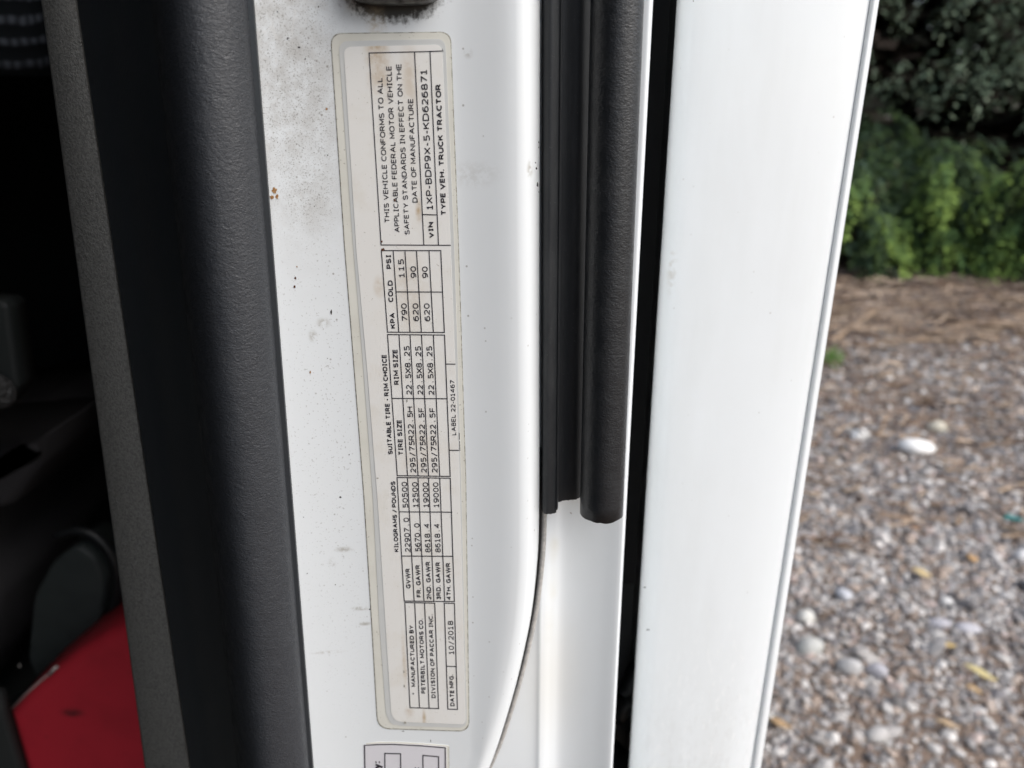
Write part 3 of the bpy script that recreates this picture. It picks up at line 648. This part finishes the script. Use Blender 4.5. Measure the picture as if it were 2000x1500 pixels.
for (u, v, a, b) in ((1050, 361, 2.2, 5), (1052.5, 278, .9, 2.6), (1052, 288, .9, 1.2), (1046, 318, 1.3, 1.4), (1048, 329, 2, 3), (1052.5, 375, .8, 1.6)): spot('paint_chip', u, v, a, b, PRIMER, pillar, roll_back(u)-.0045, 5)
for (u, v, a, b, y) in ((1330, 134, 1.3, 2.6, .3355), (1312, 528, 1.5, 8, .337), (1318, 548, 3, 2, .336), (1303, 505, 1.2, 5, .338), (1266, 1230, 4, 1.2, .3345), (1259, 1147, 3, 1.2, .336), (1354, 2, 1.2, 1.2, .332)):
    spot('paint_chip', u, v, a, b, PRIMER if u != 1312 else GRIME, side, y-.002, 6)

# ------------------------------------------------------------------ inside the cab
FZ = CAM_H-.74
box('cab_floor', (-2.3, -1.1, FZ-.04), (-.10, 2.2, FZ), LINING, truck)
box('cab_roof', (-2.3, -1.1, CAM_H+.80), (-.02, 2.2, CAM_H+.86), LINING, truck)
box('far_side_wall', (-2.36, -1.1, FZ), (-2.30, 2.2, CAM_H+.80), LINING, truck)
box('rear_wall', (-2.3, 2.2, FZ), (.0, 2.26, CAM_H+.80), LINING, truck)
box('front_wall', (-2.3, -1.16, FZ), (-.10, -1.1, CAM_H+.80), LINING, truck)
box('side_wall_lining', (-.030, .335, FZ), (.0, 2.2, CAM_H+.80), LINING, truck)
# woven curtain hanging high inside
V, Fc = [], []; nx_, nz_ = 60, 10
cz = P(50, 146, .78).z
for j in range(nz_+1):
    for i in range(nx_+1):
        x = -1.15+.95*i/nx_; V.append((x, .78+.010*math.sin(x*38)+.006*math.sin(x*83+1), cz+.55*j/nz_))
for (j) in range(nz_):
    for i in range(nx_): Fc.append((j*(nx_+1)+i, j*(nx_+1)+i+1, (j+1)*(nx_+1)+i+1, (j+1)*(nx_+1)+i))
cur = mesh('curtain', V, Fc, CLOTH, truck, True)
sm = cur.modifiers.new('thick', 'SOLIDIFY'); sm.thickness = .003
BLACKISH = M('dark_slate_moulding', (.016,.019,.019), .6, .3).m
# seat: cushion, bolster, armrest with a knob, oval side cover
seat = slab('driver_seat', [(P(u, v, .85).x, P(u, v, .85).z) for u, v in rounded([(-260, 850), (20, 822), (82, 858), (78, 930), (70, 1010), (110, 1060), (86, 1190), (30, 1290), (-260, 1330)], 22, 5)], .72, 1.10, SEATC, truck, .03, 4)
seat['label'] = 'dark cloth driver seat inside the cab'
slab('seat_bolster', [(P(u, v, .70).x, P(u, v, .70).z) for u, v in rounded([(-200, 900), (40, 880), (84, 848), (86, 905), (30, 985), (-200, 1040)], 14, 5)], .69, .86, SEATC, seat, .015, 3)
arm = slab('armrest', [(P(u, v, .60).x, P(u, v, .60).z) for u, v in rounded([(-150, 575), (2, 588), (14, 600), (36, 756), (4, 802), (-150, 830)], [0, 8, 6, 6, 10, 0], 4)], .60, .625, BLACKISH, seat, .004, 3)
k = M('mottled_knob', (.02,.02,.02), .6, .4); k.tint(k.ramp(k.voro(300), .1, .45), (.04,.04,.04)); k.bump(k.voro(300), .003, 1); KNOB = k.m
bm = bmesh.new(); c_ = P(2, 765, .592); bmesh.ops.create_uvsphere(bm, u_segments=20, v_segments=12, radius=.0125)
for v in bm.verts: v.co = Vector((v.co.x*.9, v.co.y*.7, v.co.z*1.15)) + c_
bmobj('adjusting_knob', bm, KNOB, seat, True)
ov = [(70, 1270), (82, 1150), (120, 1080), (165, 1050), (200, 1075), (217, 1120), (210, 1190), (180, 1250), (130, 1300), (90, 1312)]
slab('seat_side_cover', [(P(u, v, .70).x, P(u, v, .70).z) for u, v in rounded(ov, 14, 4)], .685, .74, MOULD, seat, .003, 2)
rim = [P(u, v, .69) for u, v in ((110, 1046), (150, 1036), (190, 1050), (222, 1090), (230, 1140), (215, 1205), (180, 1262), (130, 1312), (80, 1345), (20, 1370), (-60, 1395))]
tube('cable', [Vector(p) for p in catmull([tuple(q) for q in rim], 5)], .0055, BLACK, truck, 8)
# lower rear moulding behind the seat, two pale specks on it
zz0 = P(120, 812, 1.15).z
mo = box('lower_moulding', (-1.6, 1.15, FZ), (-.05, 1.19, zz0), LINING, truck); mo.data.materials[0] = M('charcoal_moulding', (.10,.115,.112), .7, .25).m
for (u, v, r_) in ((114, 938, 5), (148, 966, 3), (38, 1300, 3)): spot('dust_speck', u, v, r_, r_, CHIP, truck if u < 100 else mo, 1.148 if u > 100 else .684)

# the red case standing on the cab floor
rc = [(14, 1392), (60, 1347), (105, 1309), (150, 1274), (200, 1243), (240, 1226), (300, 1219), (360, 1221), (380, 1240), (398, 1480), (408, 1640), (52, 1640), (44, 1500)]
po = [(P(u, v, .62).x, P(u, v, .62).z) for u, v in rc]
zmin = min(z for x, z in po); po = [(x, FZ if z < zmin+.0005 else z) for x, z in po]
red = tag(slab('red_case', po, .62, .72, RED, None, .012, 5), 'scuffed dark red plastic case leaning on the cab floor behind the grey trim', 'case')
ed = [P(u, v-1.2, .6225) for u, v in ((16, 1392), (60, 1347.5), (105, 1309.5))]
tube('chipped_edge', ed, .0006, CHIP, red, 6)
ed = [P(u, v, .6215) for u, v in ((96, 1318), (106, 1306), (112, 1302))]
tube('chipped_edge', ed, .0016, CHIP, red, 6)
slab('case_side_flap', [(P(u, v, .61).x, P(u, v, .61).z) for u, v in ((-90, 1340), (2, 1352), (14, 1398), (50, 1520), (70, 1640), (-90, 1640))], .605, .617, LINING, red, .003, 2)

# ------------------------------------------------------------------ bushes and trees beyond the yard
def leaves(name, sprays, mat, parent, leaf, nleaf, droop, width, tip, cols):
    """sprays: (position, direction, length). Each is a drooping stalk with pairs of leaflets."""
    V, Fc, col = [], [], []
    for (p, d, L) in sprays:
        p = np.array(p, float); d = np.array(d, float); d /= np.linalg.norm(d); c0 = np.array(random.choice(cols))*random.uniform(.7, 1.2)
        side_ = np.cross(d, (0,0,1)); side_ /= (np.linalg.norm(side_)+1e-6)
        for i in range(nleaf):
            t = (i+.5)/nleaf; q = p + d*L*t + np.array((0,0,-1))*droop*L*t*t; s_ = 1 if i % 2 else -1
            dd = d*.55 + side_*s_*random.uniform(.5, 1.0) + np.array((random.gauss(0,.15), random.gauss(0,.15), -.25*droop+random.gauss(0,.2))); dd /= np.linalg.norm(dd)
            ll = leaf*random.uniform(.6, 1.3); up_ = np.array((random.gauss(0,.35), random.gauss(0,.35)-.25, 1.)); ww = np.cross(dd, up_); ww = ww/(np.linalg.norm(ww)+1e-6)*ll*width
            b = len(V); V += [tuple(q), tuple(q+dd*ll*.5+ww), tuple(q+dd*ll), tuple(q+dd*ll*.5-ww)]; Fc.append((b, b+1, b+2, b+3))
            cc_ = c0*(1-t*.0) if t < .55 else c0*(1-tip)+np.array(tip_c)*tip*random.uniform(.6, 1.2); col += [cc_]*4
    me = bpy.data.meshes.new(name); me.from_pydata(V, [], Fc); me.update(); colours_attr(me, np.array(col)); return link(name, me, mat, parent)
k = M('leaf', (.07,.11,.04), .7, .12).attr(); k.b.inputs['Subsurface Weight'].default_value = 0
LEAF = k.m
BARK = M('bark', (.085,.065,.050), .9, .2); BARK.bump(BARK.noise(30, 4, .6, BARK.mapped((1,1,.3))), .02, .8); BARK = BARK.m
tip_c = (.19,.28,.06)
def shrub(x, y, rx, rz, n, label, tip=.8):
    z0 = terr(x, y); o = tag(empty('shrub', (x, y, z0)), label, 'shrub', 'leafy shrubs along the bank'); sp_ = []; fresh = []
    for i in range(n//9):
        a = random.uniform(0, 2*math.pi); h0 = rz*random.uniform(.15, .95); L = rx*random.uniform(.75, 1.15)*(1.1-.35*h0/rz); young = random.random() < tip*.75
        rise = random.uniform(.25, .5)*L; fall = random.uniform(.7, 1.15)*L
        for k in range(13):
            t = .25+.75*k/12; r_ = L*t; c = (r_*math.cos(a)+random.gauss(0,.05), r_*math.sin(a)+random.gauss(0,.05), max(.04, h0+rise*t-fall*t*t+random.gauss(0,.03)))
            d = (math.cos(a)+random.gauss(0,.45), math.sin(a)+random.gauss(0,.45), (rise-2*fall*t)/L+random.gauss(0,.2))
            (fresh if young and t > .62 else sp_).append((c, d, random.uniform(.14, .24)))
    leaves('foliage', sp_, LEAF, o, .070, 14, .6, .20, .25, [(.046,.080,.036), (.040,.068,.040), (.058,.095,.040), (.042,.068,.044)])
    leaves('fresh_foliage', fresh, LEAF, o, .075, 14, .6, .22, .8, [(.10,.165,.045), (.125,.20,.05), (.085,.15,.05)])
    for i in range(5):
        a = random.uniform(0, 6.28); tube('stem', [(0,0,-.03), (.15*rx*math.cos(a), .15*rx*math.sin(a), rz*.4), (.45*rx*math.cos(a), .45*rx*math.sin(a), rz*.8)], [.018,.012,.006], BARK, o, 6)
    return o
shrub(3.25, 7.55, .72, 1.05, 620, 'low green shrub right beside the edge of the white panel', .7)
shrub(4.10, 7.75, .85, 1.25, 800, 'bushy yellow green shrub in the middle of the bank', .9)
shrub(4.95, 7.05, .85, 1.15, 800, 'leafy shrub at the right edge of the photo under the drooping boughs', .8)
shrub(2.25, 7.7, .75, 1.1, 300, 'green shrub hidden mostly behind the white panel')
shrub(6.2, 7.7, .85, 1.2, 300, 'green shrub just beyond the right edge of the photo')
shrub(3.70, 8.5, .9, 1.5, 600, 'darker shrub standing behind the yellow green one', .3)

def conifer(x, y, h, r, n, label, side=0.0):
    z0 = terr(x, y); o = tag(empty('conifer_tree', (x, y, z0)), label, 'tree', 'conifers behind the bank')
    tube('trunk', [(0,0,-.1), (.03,.02,h*.5), (0,0,h)], [.13,.09,.02], BARK, o, 10); sp_ = []
    for i in range(n):
        zz_ = h*(.40+.60*random.random()**1.3); a = random.uniform(0, 6.28); rm = r*(1.08-zz_/h)**.7
        L = rm*random.uniform(.7, 1.1); ca, sa = math.cos(a), math.sin(a)
        if i % 6 == 0: tube('bough', [(0,0,zz_), (L*.55*ca, L*.55*sa, zz_+.05*L), (L*ca, L*sa, zz_-.22*L)], [.022,.014,.004], BARK, o, 5)
        for s in range(16):
            t = .25+.8*s/16; px = L*t*ca+random.gauss(0,.10*r*t); py = L*t*sa+random.gauss(0,.10*r*t); pz = zz_+.12*L*t-.34*L*t*t+random.gauss(0,.03)
            sp_.append(((px, py, pz), (ca*.7+random.gauss(0,.35), sa*.7+random.gauss(0,.35), -.45+random.gauss(0,.2)), random.uniform(.16,.30)))
    leaves('crown', sp_, LEAF, o, .085, 9, .9, .13, .25, [(.15,.20,.125), (.20,.255,.165), (.11,.155,.10), (.23,.28,.19)]); return o
tip_c = (.20,.25,.16)
conifer(5.9, 8.4, 4.8, 2.8, 85, 'grey green conifer with drooping boughs over the leafy shrubs')
conifer(3.0, 9.4, 5.0, 1.9, 34, 'dark conifer behind the low shrub beside the white panel')
conifer(7.2, 8.8, 4.8, 2.0, 30, 'conifer beyond the right edge of the photo')
conifer(1.0, 9.3, 4.8, 1.9, 26, 'conifer hidden behind the white panel')
# the wood behind reads as one dark mass
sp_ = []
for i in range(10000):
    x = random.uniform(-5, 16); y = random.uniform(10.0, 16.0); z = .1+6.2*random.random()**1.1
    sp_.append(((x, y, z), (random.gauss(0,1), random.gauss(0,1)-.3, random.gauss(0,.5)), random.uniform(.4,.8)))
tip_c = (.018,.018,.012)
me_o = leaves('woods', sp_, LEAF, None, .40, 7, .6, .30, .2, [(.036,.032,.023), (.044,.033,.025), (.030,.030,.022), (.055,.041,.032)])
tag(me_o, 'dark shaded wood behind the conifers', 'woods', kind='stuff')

# fallen branches on the bank
def branch(pts, r0, label, col=None):
    pts = [Vector((p.x, p.y, terr(p.x, p.y)+r0*.8+dz)) for p, dz in pts]
    o = tag(tube('fallen_branch', [Vector(q) for q in catmull([tuple(p) for p in pts], 4)], r0, DRY, None, 7), label, 'branch', 'dead branches on the bank'); return o
k = M('dry_wood', (.27,.20,.14), .85, .2); k.tint(k.ramp(k.noise(25, 4), .4, .7), (.16,.11,.075)); DRY = k.m
branch([(G(1622, 655, .06), 0), (G(1668, 625, .08), .01), (G(1712, 598, .1), .03)], .020, 'stout dead branch rising to the right beside the white panel')
branch([(G(1690, 640, .06), 0), (G(1760, 652, .06), .0), (G(1840, 640, .06), .02)], .013, 'thin dead branch lying level in the middle of the bank')
branch([(G(1640, 672, .03), 0), (G(1800, 662, .03), .01), (G(1990, 655, .03), 0)], .014, 'long pale dead branch along the front of the bank')
branch([(G(1850, 612, .08), 0), (G(1930, 628, .08), .03), (G(2020, 622, .08), 0)], .016, 'dead branch under the right hand shrub')

# single stones that stand out from the gravel
def stone(u, v, wpx, hpx, col, label, rot=0.0, seed=1):
    r_ = random.Random(seed); g = G(u, v); dist = (g-Vector((0,0,CAM_H))).length; a = wpx/F*dist/2; b = hpx/F*dist/2
    bm = bmesh.new(); bmesh.ops.create_icosphere(bm, subdivisions=2, radius=1)
    ph = [r_.uniform(0, 6.28) for _ in range(6)]
    for q in bm.verts:
        c = q.co; f = 1+.16*math.sin(2.3*c.x+ph[0])*math.sin(2.1*c.y+ph[1])+.12*math.sin(3.4*c.z+ph[2]+1.7*c.x)+r_.uniform(-.04,.04)
        q.co = Vector((c.x*a*f, c.y*max(a*.75, b)*f, c.z*b*.85*f))
    bmesh.ops.rotate(bm, verts=bm.verts, cent=(0,0,0), matrix=Matrix.Rotation(rot, 3, 'Z'))
    col = col if col[0] > .75 else tuple(t*.86 for t in col); m_ = M('pale_stone', col, .65, .4); m_.tint(m_.ramp(m_.noise(60, 4), .4, .7, 0, .5), tuple(t*.72 for t in col)); m_.bump(m_.noise(150, 3), .003, .5)
    o = bmobj('stone', bm, m_.m, None, True); o.location = (g.x, g.y, terr(g.x, g.y)+b*.55)
    return tag(o, label, 'stone', 'pale stones standing out from the gravel')
W_ = (.78,.77,.74); Gy = (.52,.51,.50); Li = (.46,.45,.48)
stone(1679, 856, 38, 24, W_, 'smaller white stone left of the large white stone', .3, 1)
stone(1787, 886, 62, 36, W_, 'largest bright white stone lying on the brown earth', -.3, 2)
stone(1826, 845, 34, 30, (.56,.52,.42), 'tan stone just behind the largest white stone', .8, 3)
stone(1574, 1214, 32, 28, (.66,.65,.60), 'round cream stone close to the edge of the white panel', .2, 4)
stone(1578, 1278, 54, 34, (.50,.50,.47), 'broad flat grey stone below the round cream stone', .4, 5)
stone(1660, 1316, 46, 34, (.50,.49,.48), 'rounded grey stone right of the broad flat one', -.4, 6)
stone(1711, 1322, 38, 26, Li, 'bluish oval stone right of the rounded grey one', -.6, 7)
stone(1648, 1172, 34, 28, (.54,.55,.58), 'pale blue grey stone up and right of the round cream stone', .9, 8)
stone(1848, 1182, 26, 20, (.66,.65,.63), 'small white stone above the pair of long stones', .2, 9)
stone(1836, 1224, 36, 17, Li, 'left one of two long lilac grey stones in line', -.5, 10)
stone(1886, 1233, 40, 16, (.52,.51,.54), 'right one of two long lilac grey stones in line', -.3, 11)
stone(1992, 1092, 26, 22, (.68,.67,.66), 'white stone at the right edge of the photo', .1, 12)
stone(1502, 1412, 14, 18, (.72,.71,.66), 'white pebble touching the hem of the white panel', .1, 13)
stone(1712, 1445, 40, 24, (.50,.48,.46), 'grey stone near the bottom centre of the gravel', .5, 14)

# fallen leaves and a scrap
def leaf_thing(u, v, lpx, wpx, ang, col, label):
    g = G(u, v); dist = (g-Vector((0,0,CAM_H))).length; L = .85*lpx/F*dist; Wd = .8*wpx/F*dist
    V = []; n = 7
    for i in range(n+1):
        t = i/n; q = math.sin(math.pi*min(max(t, .03), .97))**.8*Wd/2; z = .012+.35*L*(t-.5)**2+.004*math.sin(5*t)
        V += [((t-.5)*L, -q, z+.25*q), ((t-.5)*L, 0, z), ((t-.5)*L, q, z+.3*q)]
    Fc = []
    for i in range(n):
        b = i*3; Fc += [(b, b+3, b+4, b+1), (b+1, b+4, b+5, b+2)]
    g_ = sum(col)/3; col = tuple((t*.72+g_*.28)*.9 for t in col); m_ = M('withered_leaf', col, .6, .3); m_.tint(m_.ramp(m_.noise(80, 4), .45, .7, 0, .5), tuple(t*.6 for t in col))
    o = mesh('fallen_leaf', V, Fc, m_.m, None, True); o.location = (g.x, g.y, terr(g.x, g.y)+.008); o.rotation_euler = (0, 0, ang)
    o.modifiers.new('thick', 'SOLIDIFY').thickness = .0008
    return tag(o, label, 'leaf', 'withered leaves on the gravel')
leaf_thing(1911, 1330, 58, 20, -.85, (.62,.50,.16), 'long bright yellow leaf low on the right of the gravel')
leaf_thing(1896, 1101, 34, 20, 1.3, (.62,.33,.08), 'orange leaf halfway up the gravel at the right')
leaf_thing(1797, 1131, 38, 26, -.8, (.58,.42,.16), 'tan yellow leaf left of the orange leaf')
leaf_thing(1850, 1275, 30, 15, .2, (.60,.40,.07), 'golden leaf below the two long stones')
leaf_thing(1520, 1432, 44, 22, -.5, (.42,.25,.09), 'brown orange leaf beside the hem of the white panel')
leaf_thing(1786, 1042, 20, 12, .4, (.60,.32,.14), 'tiny orange leaf highest on the gravel')
leaf_thing(1898, 1362, 30, 14, -.6, (.48,.30,.10), 'brown leaf tucked under the long bright yellow leaf')
leaf_thing(1846, 1432, 44, 16, -.4, (.45,.30,.14), 'tan leaf lowest on the gravel')
g = G(1977, 1021); sc_ = mesh('plastic_scrap', [(-.035,-.012,.004), (.030,-.016,.010), (.038,.012,.006), (-.02,.018,.012)], [(0,1,2,3)], M('teal_plastic', (.03,.17,.16), .4, .5).m); sc_.location = (g.x, g.y, terr(g.x, g.y)+.012); sc_.rotation_euler = (0,0,-.6)
sc_.modifiers.new('thick', 'SOLIDIFY').thickness = .002
tag(sc_, 'small teal plastic scrap at the right edge of the gravel', 'scrap')
# a tuft of grass by the panel edge
g = G(1624, 714); V, Fc = [], []
for i in range(60):
    a = random.uniform(0, 6.28); r_ = random.random()*.07; x, y = r_*math.cos(a), r_*math.sin(a); h = random.uniform(.05,.13); lx, ly = random.gauss(0,.04), random.gauss(0,.04); b = len(V)
    V += [(x-.004,y,0),(x+.004,y,0),(x+lx*.5+.003,y+ly*.5,h*.6),(x+lx*.5-.003,y+ly*.5,h*.6),(x+lx,y+ly,h)]; Fc += [(b,b+1,b+2,b+3),(b+3,b+2,b+4)]
tf = mesh('grass_tuft', V, Fc, M('grass_blade', (.10,.20,.04), .5, .3).m); tf.location = (g.x, g.y, terr(g.x, g.y)); tag(tf, 'small bright green grass tuft at the edge of the white panel', 'grass tuft')
